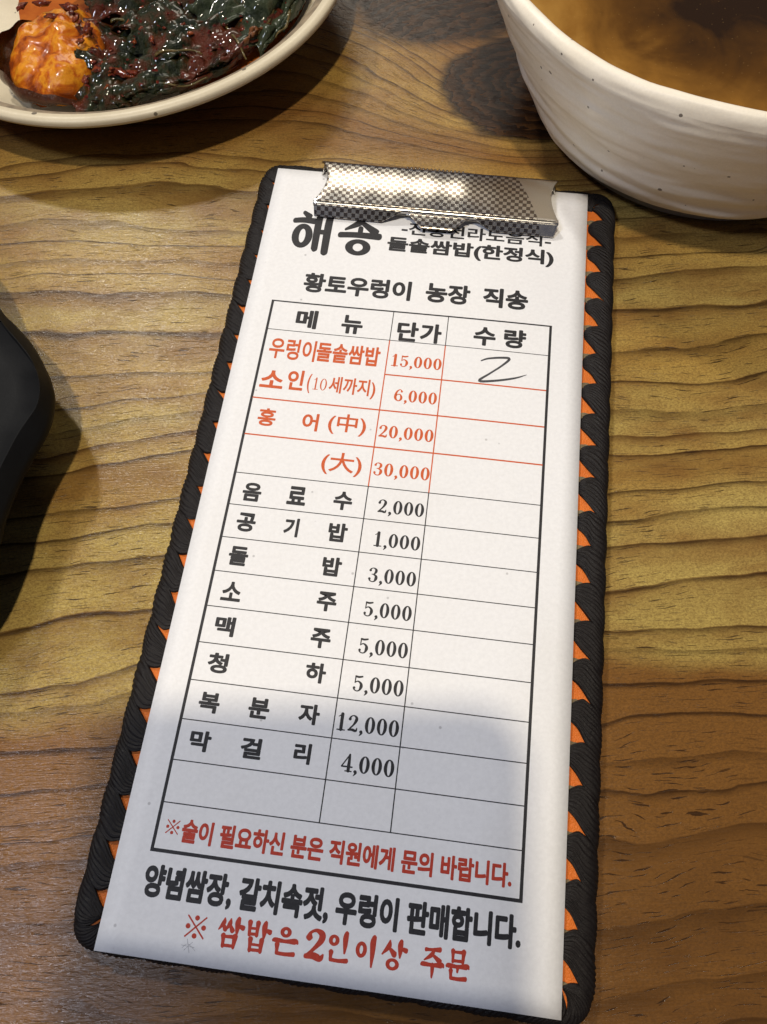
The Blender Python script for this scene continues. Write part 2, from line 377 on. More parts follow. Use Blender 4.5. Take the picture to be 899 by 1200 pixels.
NST = round(PER / 10.34); PITCH = PER / NST
def stitch(a0, seed):
    """one lace stitch: leaves a slot, fans out in pleats, rolls over the edge and goes under"""
    rnd = random.Random(seed); NU, NV = 16, 44
    # curves in (t = distance in from the outer edge, s = along the edge) in mm
    jt, js = rnd.uniform(-.45, .45), rnd.uniform(-.5, .5)
    up = [(9.4, 2.6), (7.6, 1.2), (5.2, 0.2 + js * .6), (3.5 + jt, 0.5), (1.5, 2.2), (0.0, 4.0)]
    dn = [(9.4, 4.3), (8.1, 5.8), (6.0, 8.0 + js), (3.5 + jt, PITCH + 0.8), (1.5, PITCH + 2.6), (0.0, PITCH + 4.4)]
    ph = [rnd.uniform(0, 6.28) for _ in range(4)]; fq = rnd.uniform(11, 15)
    def ev(c, t):
        t *= len(c) - 1; i = min(int(t), len(c) - 2); f = t - i
        g = lambda k: c[max(0, min(len(c) - 1, k))]
        o = []
        for d in (0, 1):
            p0, p1, p2, p3 = g(i - 1)[d], g(i)[d], g(i + 1)[d], g(i + 2)[d]
            o.append(0.5 * (2 * p1 + (p2 - p0) * f + (2 * p0 - 5 * p1 + 4 * p2 - p3) * f * f + (3 * p1 - p0 - 3 * p2 + p3) * f ** 3))
        return o
    rows = []
    for i in range(NU + 8):
        row = []
        for j in range(NV + 1):
            v = j / NV
            if i <= NU:
                u = i / NU; A = ev(up, u); B = ev(dn, u)
                vb = v + 0.03 * math.sin(9 * u + ph[3]) * math.sin(math.pi * v)
                t = A[0] + (B[0] - A[0]) * vb; s_ = A[1] + (B[1] - A[1]) * vb
                # rounded roll towards the outer edge
                x = min(1, max(0, t / 3.4)); z = 2.9 + 2.55 * math.sqrt(max(0, 1 - (1 - x) ** 2))
                if t > 6.5: z -= 1.5 * ((t - 6.5) / 2.7) ** 2
                wob = abs(math.sin(fq * math.pi * v * 0.62 + ph[0] + 1.8 * math.sin(3.1 * v + ph[1]) + 0.9 * u + 0.5 * math.sin(5 * u + 9 * v + ph[2])))
                wob2 = 0.5 + 0.5 * math.sin(fq * 2 * math.pi * v * 1.37 + ph[2])
                amp = 0.42 * (0.4 + 0.6 * math.sin(math.pi * min(1, u * 0.95 + 0.05)))
                z += amp * (wob ** 0.7 + 0.4 * wob2) - 0.28 + 0.35 * math.sin(math.pi * v) ** 0.6 - (0.55 if v in (0, 1) else 0) * (1 - 0.5 * u)
                tt = max(t, 0)
                tt -= (0.34 * (wob - 0.5) + 0.42 * math.sin(math.pi * v)) * (1 - x)
            else:
                k = (i - NU) / 7; A, B = up[-1], dn[-1]
                s_ = A[1] + (B[1] - A[1]) * v + 2.0 * k; an = k * math.pi / 2
                tt = -0.25 + 1.8 * (1 - math.cos(an)) ; z = 2.8 - 2.75 * math.sin(an)
                wob = abs(math.sin(fq * math.pi * v * 0.62 + ph[0] + 1.8 * math.sin(3.1 * v + ph[1]) + 0.9))
                tt -= 0.22 * (wob - 0.5) * math.cos(an) + 0.42 * math.sin(math.pi * v) * math.cos(an)
            (ou, ov), nn = outer(a0 + s_)
            if abs(nn[0] * nn[1]) > 1e-6: tt = min(tt, 7.1)
            row.append(loc(bb(ou - nn[0] * tt, ov - nn[1] * tt, max(z, 0.03))))
        rows.append(row)
    return grid_mesh('lace_stitch', rows, LACE, clip_board)
A0 = 5.0      # phase of the stitches, set from the triangles along the right side
for k in range(NST): stitch(A0 + k * PITCH, 100 + k)
# torn edges of the slots, beige board showing under each stitch
V, Fc = [], []
for k in range(NST):
    rnd = random.Random(900 + k); b0 = len(V); m = 9
    for side in (0, 1):
        for i in range(m):
            t = 9.6 - 4.3 * i / (m - 1); wdt = math.sin(math.pi * (i + 0.6) / (m + 0.3)) * 1.15
            s_ = 1.15 + (wdt if side else -wdt) * (1 if side else 0.7) + rnd.uniform(-.12, .12)
            (ou, ov), nn = outer(A0 + k * PITCH + s_); V.append(loc(bb(ou - nn[0] * t, ov - nn[1] * t, 4.95 + (0.25 if not side else 0) + rnd.uniform(0, .1))))
    for i in range(m - 1): Fc.append((b0 + i, b0 + i + 1, b0 + m + i + 1, b0 + m + i))
tag(mesh_obj('slot_edges', V, Fc, KRAFT, clip_board), kind='stuff')

# ------------------------------------------------------------------ menu sheet
PWM, PHM = 105.0, 235.4
def zp(u, v):                                  # the sheet is not perfectly flat (mm)
    f = min(1, max(0, (-v - 22) / 25))
    return 6.2 + f * (0.22 * math.sin(u * 0.055 + 0.6) * math.sin(v * 0.023) + 0.10 * math.sin(v * 0.05 + u * 0.02)) + 0.12 * max(0, (-v - 215) / 20) ** 2
sheet = empty('menu_sheet', bw(0, -118, 6.2))
tag(sheet, 'white printed paper order sheet with Korean menu table and prices, held on the clipboard', 'menu sheet')
SL = Vector(sheet.location)
def sp(u, v, lift=0.0): return bw(u, v, zp(u, v) + lift) - SL
nu, nv = 22, 48
rows = [[sp(PWM * j / nu, -PHM * i / nv) for j in range(nu + 1)] for i in range(nv + 1)]
po = grid_mesh('paper', rows, PAPER, sheet)
md = po.modifiers.new('thickness', 'SOLIDIFY'); md.thickness = 0.00011; md.offset = 1

def ink_obj(name, verts2, faces, mat, lift=0.02):
    """verts2: (u, v, layer)"""
    return mesh_obj(name, [sp(u, v, lift + 0.0016 * l) for u, v, l in verts2], faces, mat, sheet)
def fit(V, Fc, box):                           # fit raw glyph mesh into (u0,v0,u1,v1)
    xs = [p[0] for p in V]; ys = [p[1] for p in V]; x0, x1, y0, y1 = min(xs), max(xs), min(ys), max(ys)
    u0, v0, u1, v1 = box; sx = (u1 - u0) / (x1 - x0); sy = (v1 - v0) / (y1 - y0)
    return [(u0 + (p[0] - x0) * sx, v0 + (p[1] - y0) * sy, p[2]) for p in V], Fc
def glyphs(text, bold):
    cu = bpy.data.curves.new('text', 'FONT'); cu.body = text; cu.dimensions = '2D'; cu.fill_mode = 'BOTH'; cu.offset = 0.010; cu.resolution_u = 4
    o = bpy.data.objects.new('text', cu); COL.objects.link(o)
    me = bpy.data.meshes.new_from_object(o.evaluated_get(bpy.context.evaluated_depsgraph_get()))
    V0 = [tuple(v.co) for v in me.vertices]; F0 = [tuple(p.vertices) for p in me.polygons]
    bpy.data.objects.remove(o); bpy.data.curves.remove(cu); bpy.data.meshes.remove(me)
    V, Fc = [], []
    sh = [(0, 0)] + ([(bold * math.cos(k * math.pi / 4), bold * math.sin(k * math.pi / 4)) for k in range(8)] if bold else [])
    for l, (dx, dy) in enumerate(sh):
        b0 = len(V); V += [(x + dx, y + dy, l) for x, y, _ in V0]; Fc += [tuple(i + b0 for i in f) for f in F0]
    return V, Fc
def pxbox(l, r, hpx):
    (u0, v0), (u1, v1) = pl(*l), pl(*r); mx, my = (l[0] + r[0]) / 2, (l[1] + r[1]) / 2
    a, b = pl(mx, my - hpx / 2), pl(mx, my + hpx / 2); hh = abs(a[1] - b[1]); vc = (v0 + v1) / 2
    return (u0, vc - hh / 2, u1, vc + hh / 2)
def text(name, s, l, r, hpx, mat=INK, bold=0.018):
    V, Fc = glyphs(s, bold); V, Fc = fit(V, Fc, pxbox(l, r, hpx)); return ink_obj(name, V, Fc, mat)
_cache = {}
def chars(name, items, wpx, hpx, mat=INK, bold=0.018):
    V, Fc = [], []
    for ch, cx, cy in items:
        if ch not in _cache: _cache[ch] = glyphs(ch, bold)
        g = _cache[ch]; sl = 0.085 * wpx / 2
        v, f = fit(g[0], g[1], pxbox((cx - wpx / 2, cy - sl), (cx + wpx / 2, cy + sl), hpx))
        b0 = len(V); V += v; Fc += [tuple(i + b0 for i in q) for q in f]
    return ink_obj(name, V, Fc, mat)

# brush strokes and serif figures, drawn as strokes of changing width
def stroke(V, Fc, pts, layer, round_cap=True, sub=5):
    P = []
    n = len(pts)
    for i in range(n - 1):
        g = lambda k: pts[max(0, min(n - 1, k))]
        for q in range(sub):
            f = q / sub; o = []
            for d in range(3):
                p0, p1, p2, p3 = g(i - 1)[d], g(i)[d], g(i + 1)[d], g(i + 2)[d]
                o.append(0.5 * (2 * p1 + (p2 - p0) * f + (2 * p0 - 5 * p1 + 4 * p2 - p3) * f * f + (3 * p1 - p0 - 3 * p2 + p3) * f ** 3))
            P.append(o)
    P.append(list(pts[-1])); m = len(P); L, Rr = [], []
    for i, (x, y, wd) in enumerate(P):
        a, b = P[max(0, i - 1)], P[min(m - 1, i + 1)]; dx, dy = b[0] - a[0], b[1] - a[1]; d = math.hypot(dx, dy) or 1
        nx, ny = -dy / d * wd / 2, dx / d * wd / 2; L.append((x + nx, y + ny)); Rr.append((x - nx, y - ny))
    b0 = len(V)
    for (p, q) in zip(L, Rr): V.append((*p, layer)); V.append((*q, layer))
    for i in range(m - 1): Fc.append((b0 + 2 * i, b0 + 2 * i + 1, b0 + 2 * i + 3, b0 + 2 * i + 2))
    if round_cap:
        for e, (i0, i1) in enumerate(((0, 1), (m - 1, m - 2))):
            x, y, wd = P[i0]; an = math.atan2(P[i0][1] - P[i1][1], P[i0][0] - P[i1][0]); b1 = len(V)
            for k in range(7):
                t = an - math.pi / 2 + math.pi * k / 6; V.append((x + wd / 2 * math.cos(t) * (0.8 if abs(math.cos(t - an)) > .5 else 1), y + wd / 2 * math.sin(t), layer + 0.5))
            Fc.append(tuple(range(b1, b1 + 7)))
def ring(V, Fc, cx, cy, rx, ry, wx, wy, layer, tilt=0.0, n=28):
    b0 = len(V)
    for k in range(n):
        t = 2 * math.pi * k / n; c, s_ = math.cos(t), math.sin(t)
        for (a, b) in ((rx, ry), (rx - wx, ry - wy)):
            x, y = a * c, b * s_; V.append((cx + x + tilt * y, cy + y, layer))
    for k in range(n):
        q = (k + 1) % n; Fc.append((b0 + 2 * k, b0 + 2 * q, b0 + 2 * q + 1, b0 + 2 * k + 1))
def drawn(spec, wk=1.0):
    V, Fc = [], []
    for l, st in enumerate(spec):
        if st[0] == 'o': ring(V, Fc, *st[1:5], st[5] * wk, st[6] * wk, 2 * l)
        else: stroke(V, Fc, [(a, b, c * wk) for a, b, c in st], 2 * l)
    return V, Fc
AA = [[(72, 100, 8), (70, 86, 11), (71, 66, 9), (71, 46, 4)], [(72, 74, 5), (82, 74, 8), (92, 71, 10)]]
BRUSH = {
 '쌈': [[(20, 96, 3), (18, 80, 9), (3, 57, 3)], [(16, 78, 4), (27, 60, 10)], [(43, 96, 3), (41, 80, 9), (30, 58, 3)], [(40, 80, 4), (54, 58, 10)]] + AA + [[(24, 39, 10), (26, 22, 7), (27, 4, 7)], [(24, 36, 5), (68, 38, 8)], [(68, 40, 11), (67, 20, 8), (66, 3, 6)], [(27, 7, 6), (67, 8, 6)]],
 '밥': [[(14, 96, 10), (15, 76, 7), (17, 54, 7)], [(44, 96, 10), (44, 76, 7), (44, 54, 7)], [(16, 76, 5), (44, 77, 5)], [(16, 57, 6), (44, 58, 6)]] + AA + [[(24, 41, 10), (25, 22, 7), (26, 3, 7)], [(66, 41, 10), (66, 22, 8), (66, 3, 7)], [(25, 24, 5), (66, 24, 5)], [(26, 6, 6), (66, 7, 6)]],
 '은': [('o', 48, 80, 21, 18, 8, 6), [(5, 49, 6), (14, 51, 9), (50, 50, 7), (86, 53, 11), (96, 49, 5)], [(22, 37, 10), (23, 22, 7), (24, 9, 7)], [(23, 9, 7), (54, 8, 7), (86, 11, 9)]],
 '2': [[(22, 72, 14), (26, 88, 6), (46, 97, 7), (68, 86, 13), (66, 64, 12), (42, 34, 7), (18, 8, 8)], [(16, 9, 9), (44, 13, 13), (70, 7, 12), (80, 20, 4)]],
 '인': [('o', 30, 72, 20, 19, 8, 6), [(74, 100, 9), (72, 84, 11), (73, 60, 9), (73, 34, 4)], [(24, 33, 10), (24, 20, 7), (25, 8, 7)], [(24, 8, 7), (52, 7, 7), (84, 10, 9)]],
 '이': [('o', 32, 54, 21, 27, 8, 7), [(76, 100, 9), (73, 82, 12), (74, 50, 10), (74, 2, 4)]],
 '상': [[(30, 97, 4), (27, 78, 10), (5, 50, 3)], [(25, 78, 4), (50, 54, 12)]] + AA + [('o', 46, 21, 25, 20, 8, 6)],
 '주': [[(18, 89, 8), (40, 90, 6), (78, 93, 10)], [(54, 90, 6), (42, 72, 9), (14, 54, 3)], [(46, 75, 5), (80, 54, 11)], [(3, 39, 6), (12, 41, 9), (50, 40, 7), (88, 43, 11), (97, 39, 5)], [(50, 40, 9), (51, 20, 8), (50, 0, 4)]],
 '문': [[(26, 97, 10), (27, 80, 7), (28, 62, 7)], [(26, 94, 5), (72, 95, 7)], [(72, 97, 11), (71, 80, 8), (70, 62, 7)], [(28, 65, 6), (70, 66, 6)], [(3, 46, 6), (12, 48, 9), (50, 47, 7), (88, 50, 11), (97, 46, 5)], [(50, 46, 8), (50, 30, 5)], [(22, 32, 10), (23, 20, 7), (24, 8, 7)], [(23, 8, 7), (52, 7, 7), (86, 10, 9)]],
 '해': [[(22, 100, 8), (36, 90, 13)], [(2, 76, 11), (24, 79, 12), (52, 78, 13)], ('o', 27, 36, 26, 33, 14, 11), [(64, 96, 12), (62, 70, 14), (63, 4, 13)], [(90, 101, 13), (88, 70, 15), (89, -3, 14)], [(64, 50, 10), (88, 50, 10)]],
 '송': [[(52, 103, 7), (46, 88, 14), (12, 66, 5)], [(48, 90, 8), (88, 64, 16)], [(50, 72, 10), (50, 54, 10)], [(1, 50, 12), (40, 53, 12), (99, 53, 14)], ('o', 50, 20, 32, 22, 15, 9)],
}
DIG = {
 '0': [('o', 30, 50, 28, 51, 15, 6)],
 '1': [[(33, 100, 15), (33, 50, 15), (33, 3, 15)], [(33, 96, 7), (14, 82, 4)], [(12, 3, 6), (54, 3, 6)]],
 '2': [[(11, 73, 14), (15, 89, 7), (30, 97, 6), (45, 87, 12), (46, 69, 14), (34, 42, 9), (10, 10, 6)], [(8, 8, 9), (30, 11, 13), (49, 6, 11), (54, 24, 4)]],
 '3': [[(11, 79, 13), (16, 92, 6), (30, 97, 6), (44, 87, 12), (44, 70, 13), (34, 55, 6), (22, 53, 5)], [(28, 54, 5), (46, 43, 12), (48, 25, 15), (40, 6, 8), (26, 2, 6), (13, 9, 7), (10, 22, 13)]],
 '4': [[(41, 100, 9), (41, 50, 14), (41, 3, 14)], [(40, 98, 6), (4, 30, 6)], [(3, 28, 8), (59, 28, 8)], [(24, 3, 6), (58, 3, 6)]],
 '5': [[(13, 93, 10), (30, 90, 11), (50, 95, 9)], [(13, 95, 6), (12, 52, 5)], [(12, 54, 5), (28, 63, 7), (45, 50, 12), (48, 30, 15), (40, 8, 8), (26, 2, 6), (12, 9, 7), (10, 21, 13)]],
 '6': [[(48, 82, 13), (43, 94, 6), (32, 97, 6), (16, 78, 10), (9, 44, 14), (12, 18, 13), (29, 2, 6), (45, 12, 11), (49, 32, 13), (42, 53, 8), (29, 58, 6), (14, 46, 5)]],
 ',': [[(12, 5, 15), (15, -4, 11), (5, -20, 3)]],
}
def price(s, l, r, mat=INK, wk=1.22):
    V, Fc = [], []; x = 0
    for ch in s:
        v, f = drawn(DIG[ch], wk); b0 = len(V); V += [(p[0] + x, p[1], p[2]) for p in v]; Fc += [tuple(i + b0 for i in q) for q in f]; x += 28 if ch == ',' else 66
    u0, v0 = pl(*l); u1, v1 = pl(*r); xs = [p[0] for p in V]; x0, x1 = min(xs), max(xs); k = (u1 - u0) / (x1 - x0)
    ky = 4.1 / 102 if u1 - u0 > 0 else k; vc = (v0 + v1) / 2
    V = [(u0 + (p[0] - x0) * k, vc + (p[1] - 48) * ky, p[2]) for p in V]
    return ink_obj('price_figures', V, Fc, mat)
def brush(name, items, wpx, hpx, mat):
    V, Fc = [], []
    for ch, cx, cy in items:
        v, f = drawn(BRUSH[ch], 1.85 if mat is DEEPRED else 1.3); u, vv = pl(cx, cy); a = pl(cx, cy - hpx / 2); b = pl(cx, cy + hpx / 2); hh = abs(a[1] - b[1]); a = pl(cx - wpx / 2, cy); b = pl(cx + wpx / 2, cy); ww = abs(a[0] - b[0])
        b0 = len(V); V += [(u + (p[0] - 50) / 100 * ww, vv + (p[1] - 50) / 100 * hh, p[2]) for p in v]; Fc += [tuple(i + b0 for i in q) for q in f]
    return ink_obj(name, V, Fc, mat)
def refmark(cx, cy, spx, mat):                 # the reference mark: a saltire with four dots
    V, Fc = [], []
    stroke(V, Fc, [(8, 92, 7), (50, 50, 7), (92, 8, 7)], 0); stroke(V, Fc, [(92, 92, 7), (50, 50, 7), (8, 8, 7)], 2)
    for x, y in ((50, 86), (50, 14), (14, 50), (86, 50)):
        b0 = len(V); V += [(x + 11 * math.cos(k * math.pi / 6), y + 11 * math.sin(k * math.pi / 6), 4) for k in range(12)]; Fc.append(tuple(range(b0, b0 + 12)))
    u, v = pl(cx, cy); a = pl(cx - spx / 2, cy); b = pl(cx + spx / 2, cy); ww = abs(a[0] - b[0])
    return ink_obj('reference_mark', [(u + (p[0] - 50) / 100 * ww, v + (p[1] - 50) / 100 * ww, p[2]) for p in V], Fc, mat)

# table rules
TU0, TU1, TV0, TV1, C1, C2 = 8.1, 95.0, -54.2, -213.3, 46.4, 63.5
def rule(u0, v0, u1, v1, wd, mat=INK, lift=0.012):
    n = max(2, int(math.hypot(u1 - u0, v1 - v0) / 4)); V, Fc = [], []
    dx, dy = u1 - u0, v1 - v0; d = math.hypot(dx, dy); nx, ny = -dy / d * wd / 2, dx / d * wd / 2
    for i in range(n + 1):
        t = i / n; V += [(u0 + dx * t + nx, v0 + dy * t + ny, 0), (u0 + dx * t - nx, v0 + dy * t - ny, 0)]
    for i in range(n): Fc.append((2 * i, 2 * i + 1, 2 * i + 3, 2 * i + 2))
    return ink_obj('table_rule', V, Fc, mat, lift)
B = 0.8
for a in ((TU0 - B / 2, TV0, TU1 + B / 2, TV0), (TU0 - B / 2, TV1, TU1 + B / 2, TV1), (TU0, TV0, TU0, TV1), (TU1, TV0, TU1, TV1)):
    rule(*a, B if a[0] == a[2] or a[1] == TV1 else 0.5, lift=0.012 if a[0] == a[2] else 0.016)
rule(TU0, -64.9, TU1, -64.9, 0.24)
for v in (-89.5, -101.8): rule(TU0 + .3, v, TU1 - .3, v, 0.46, REDINK)
rule(C1, -77.2, TU1 - .3, -77.2, 0.46, REDINK)
for k in range(10): rule(TU0, -114.3 - 9.82 * k, TU1, -114.3 - 9.82 * k, 0.26)
for c in (C1, C2):
    rule(c, TV0, c, -64.9, 0.26, lift=0.020); rule(c, -65.0, c, -114.2, 0.36, REDINK, lift=0.020); rule(c, -114.3, c, -202.7, 0.30, lift=0.020)

# writing
brush('shop_name_text', [('해', 366, 271), ('송', 421.5, 277)], 47, 43, INK)
text('tagline_text', '-전통전라도음식-', (471, 267.5), (646, 282), 15, bold=0.014)
text('subtitle_text', '돌솥쌈밥(한정식)', (453.5, 288), (649, 302), 20, bold=0.030)
text('subtitle_text', '황토우렁이', (356, 330), (482, 341), 23, bold=0.030)
text('subtitle_text', '농장', (499, 342), (551, 347), 23, bold=0.032)
text('subtitle_text', '직송', (566, 348), (619, 353), 23, bold=0.032)
chars('column_heading', [('메', 359.5, 373.5), ('뉴', 412.8, 380)], 25, 22, bold=0.03)
chars('column_heading', [('단', 478, 388.5), ('가', 505, 391)], 25, 23, bold=0.03)
chars('column_heading', [('수', 568, 394.5), ('량', 603.5, 397.5)], 26, 22, bold=0.03)
text('dish_text', '우렁이', (316, 406), (370, 412), 25, REDINK, bold=0.014)
text('dish_text', '돌솥쌈밥', (371, 411.5), (445.5, 418), 23, REDINK, bold=0.020)
chars('dish_text', [('소', 319, 444)], 27, 21, REDINK, bold=0.02); chars('dish_text', [('인', 346.5, 445)], 19, 24, REDINK, bold=0.02)
text('dish_text', '(', (360, 449), (364.5, 449), 23, REDINK, bold=0.004)
text('dish_text', '세까지)', (385.5, 451.5), (440, 457), 23, REDINK, bold=0.012)
price('10', (367, 449.5), (383, 451), REDINK, 0.8)
chars('dish_text', [('홍', 312.8, 488.6)], 21, 21, REDINK, bold=0.02); chars('dish_text', [('어', 363.7, 494.5)], 19, 21, REDINK, bold=0.02)
text('dish_text', '(中)', (385, 494.5), (429, 501), 25, REDINK, bold=0.004)
text('dish_text', '(大)', (377, 541), (424, 547), 27, REDINK, bold=0.004)
for row in ([('음', 295.5, 576.5), ('료', 348, 581), ('수', 402, 587)], [('공', 288.5, 612), ('기', 341.5, 618), ('밥', 396, 624)], [('돌', 279.5, 651.5), ('밥', 389, 664)],
            [('소', 271.5, 693), ('주', 383, 705)], [('맥', 263.6, 734), ('주', 376, 748)], [('청', 255.5, 777), ('하', 370, 788.5)],
            [('복', 245.5, 823.5), ('분', 303.8, 830), ('자', 362.5, 837)], [('막', 235, 868.5), ('걸', 294.5, 877), ('리', 354.5, 883)]):
    g = 22 + 3.0 * (row[0][2] - 576) / 290
    for it in row: chars('menu_item_text', [it], g - (5 if it[0] in '기리' else 0), g, bold=0.03)
for s_, l, r, m in (('15,000', (459, 422), (517.5, 428), REDINK), ('6,000', (462, 463), (512, 468), REDINK), ('20,000', (444, 505), (508, 512), REDINK), ('30,000', (438, 549), (503.5, 557), REDINK),
                    ('2,000', (443, 593), (497, 599), INK), ('1,000', (438.5, 632), (492.5, 638), INK), ('3,000', (432, 673), (487.5, 680), INK), ('5,000', (426.5, 713), (482.5, 720), INK),
                    ('5,000', (420.5, 756), (478, 763.5), INK), ('5,000', (414, 800), (473, 808), INK), ('12,000', (395.5, 845), (467.5, 855.5), INK), ('4,000', (400, 893), (462, 902), INK)):
    price(s_, l, r, m)
refmark(203, 969, 17, DEEPRED)
text('notice_text', '술이 필요하신 분은 직원에게 문의 바랍니다.', (214, 971), (600, 1029), 29, DEEPRED, bold=0.030)
text('notice_text', '양념쌈장, 갈치속젓, 우렁이 판매합니다.', (169, 1033), (611, 1092), 43, INK, bold=0.038)
refmark(230, 1086, 26, DEEPRED)
brush('notice_text', [('쌈', 271, 1093), ('밥', 302.5, 1098), ('은', 334.5, 1103)], 32, 36, DEEPRED)
brush('notice_text', [('2', 370.5, 1107), ('인', 397, 1110.5), ('이', 429, 1115), ('상', 462, 1120)], 32, 36, DEEPRED)
brush('notice_text', [('주', 507, 1127.5), ('문', 536.5, 1132)], 28, 36, DEEPRED)
# pencilled quantity
zz = [(564, 423, .28), (572, 420.5, .42), (588, 419.5, .50), (597, 421, .55), (588, 429, .42), (574, 438, .40), (561.5, 446.5, .55), (580, 446.5, .50), (603, 443.5, .42), (617, 439.5, .12)]
V, Fc = [], []; stroke(V, Fc, [(*pl(x, y), wd * 1.5) for x, y, wd in zz], 0); ink_obj('pencilled_quantity', V, Fc, PENCIL, 0.03)
V, Fc = [], []
for k, q in enumerate([[(213, 1107), (228, 1110)], [(216, 1113), (226, 1104)], [(220, 1100), (222, 1116)], [(214, 1110), (221, 1106), (229, 1114)]]):
    stroke(V, Fc, [(*pl(x, y), .13) for x, y in q], k * 2)
ink_obj('pencil_scribble', V, Fc, SMUDGE, 0.02)

# ------------------------------------------------------------------ clip (built in board millimetres on an object turned with the board)
clip = empty('spring_clip', bw(0, 0, 0)); clip.rotation_euler = (0, 0, math.atan2(AX.y, AX.x))
tag(clip, 'chequered silver metal spring clip gripping the top of the menu sheet', 'clip')
def mm(u, v, z): return Vector((u / 1000, v / 1000, z / 1000))
U0, U1 = 15.3, 95.2
TOPV, TOPZ, RV, RZ = 1.9, 8.8, -16.6, 9.9
def solid(name, rows, mat, parent, th=0.7, bev=0.12):
    o = grid_mesh(name, rows, mat, parent, smooth=True)
    m_ = o.modifiers.new('thickness', 'SOLIDIFY'); m_.thickness = th / 1000; m_.offset = -1
    m_ = o.modifiers.new('bevel', 'BEVEL'); m_.width = bev / 1000; m_.segments = 2; m_.limit_method = 'ANGLE'; m_.angle_limit = R(50)
    return o
def notch(v):                                  # the ends are cut in a concave arc
    t = (v - RV) / (TOPV - RV); return 3.4 * math.sin(math.pi * min(1, max(0, t))) ** 0.8
rows = []
for i in range(25):
    t = i / 24; v = TOPV + (RV - TOPV) * t; z = TOPZ + (RZ - TOPZ) * t + 0.9 * math.sin(math.pi * t)
    if t < 0.06: z -= 0.8 * (1 - t / 0.06) ** 2
    n_ = notch(v); a, b = U0 + n_ - 0.4 * (1 - t), U1 - n_ * 0.8 - 0.3 * (1 - t)
    rows.append([mm(a + (b - a) * j / 48, v, z + 0.05 * math.sin(j * 0.9)) for j in range(49)])
plate = solid('top_plate', rows, METAL, clip)
# bright rounded ridge where the sheet metal is folded
rows = []
for i in range(9):
    an = R(100 - 120 * i / 8); rows.append([mm(U0 + (U1 - U0) * j / 40, RV - 0.62 * math.cos(an) * 1.0 - 0.25, RZ - 0.62 + 0.72 * math.sin(an)) for j in range(41)])
solid('folded_ridge', rows, STEEL, clip, th=0.3)
def lip(u_a, u_b, sa, sb, seed):               # front lip, its inner end cut on a slant
    rows = []
    for i in range(13):
        t = i / 12; z = RZ - 0.35 - (RZ - 0.35 - 6.75) * t; v = RV - 0.55 - 2.7 * t
        a = u_a + sa * t ** 1.1; b = u_b - sb * t ** 1.1
        r_ = []
        for j in range(33):
            u = a + (b - a) * j / 32; e = 0.0; r_.append(mm(u, v, z + e))
        rows.append(r_)
    return solid('front_lip', rows, METAL, clip, th=0.6)
lip(U0 + 0.2, 45.0, 0.3, 7.0, 1.0); lip(67.6, U1 - 0.2, 7.0, 0.9, 2.4)
rows = []                                      # finger tab bent forward out of the lip
for i in range(11):
    t = i / 10; v = RV - 1.4 - 4.6 * t; z = RZ - 0.9 - 0.25 * t - 0.3 * t ** 4
    a = 46.8 + 4.4 * t; b = 65.8 - 4.0 * t
    rows.append([mm(a + (b - a) * j / 20, v, z) for j in range(21)])
solid('finger_tab', rows, METAL, clip, th=0.55)
rows = []                                      # band joining tab and ridge
for i in range(4):
    t = i / 3; rows.append([mm(46.0 + 20.6 * j / 12, RV - 0.55 - 1.0 * t, RZ - 0.3 - 0.8 * t) for j in range(13)])
solid('tab_root', rows, METAL, clip, th=0.4)
# coil spring behind the plate
V, Fc = [], []; turns, m_ = 15, 14; NSEG = turns * m_
u_s, u_e, rr, rw = 44.0, 64.0, 1.8, 0.45
for i in range(NSEG + 1):
    a = 2 * math.pi * i / m_; cx = u_s + (u_e - u_s) * i / NSEG; ring_c = (cx, 1.7 + rr * math.cos(a), 6.9 + rr * math.sin(a))
    for k in range(6):
        b = 2 * math.pi * k / 6; V.append(mm(ring_c[0] + rw * math.sin(b), ring_c[1] + rw * math.cos(b) * math.cos(a), ring_c[2] + rw * math.cos(b) * math.sin(a)))
for i in range(NSEG):
    for k in range(6): a, b = i * 6 + k, i * 6 + (k + 1) % 6; Fc.append((a, b, b + 6, a + 6))
mesh_obj('coil_spring', V, Fc, STEEL, clip, True)
rows = [[mm(U0 + 4 + (U1 - U0 - 8) * j / 20, 2.2 - 9 * i / 4, 5.1 + 0.5 * (i < 1)) for j in range(21)] for i in range(5)]
solid('base_plate', rows, STEEL, clip, th=0.3)
for sgn, ue in ((-1, U0 + 1.3), (1, U1 - 1.6)):       # folded ears at the plate's back corners
    rows = [[mm(ue + sgn * 0.2 * i, TOPV - 0.2 - 3.2 * j / 6, TOPZ - 0.6 - 2.0 * i / 4) for j in range(7)] for i in range(5)]
    solid('side_ear', rows, STEEL, clip, th=0.5)

# ------------------------------------------------------------------ lathe with an uneven hand
def lathe(name, prof, mat, parent=None, n=160, wob=None, close_axis=False):
    rows = []
    for k, (r, z) in enumerate(prof):
        rows.append([Vector(wob(r, z, 2 * math.pi * j / n, k) if wob else (r * math.cos(2 * math.pi * j / n), r * math.sin(2 * math.pi * j / n), z)) for j in range(n)])
    return grid_mesh(name, rows, mat, parent, close=True, smooth=True)
def smooth_prof(pts, sub=6):
    n = len(pts); o = []
    for i in range(n - 1):
        g = lambda k: pts[max(0, min(n - 1, k))]
        for q in range(sub):
            f = q / sub
            o.append(tuple(0.5 * (2 * g(i)[d] + (g(i + 1)[d] - g(i - 1)[d]) * f + (2 * g(i - 1)[d] - 5 * g(i)[d] + 4 * g(i + 1)[d] - g(i + 2)[d]) * f * f + (3 * g(i)[d] - g(i - 1)[d] - 3 * g(i + 1)[d] + g(i + 2)[d]) * f ** 3) for d in (0, 1)))
    o.append(pts[-1]); return o

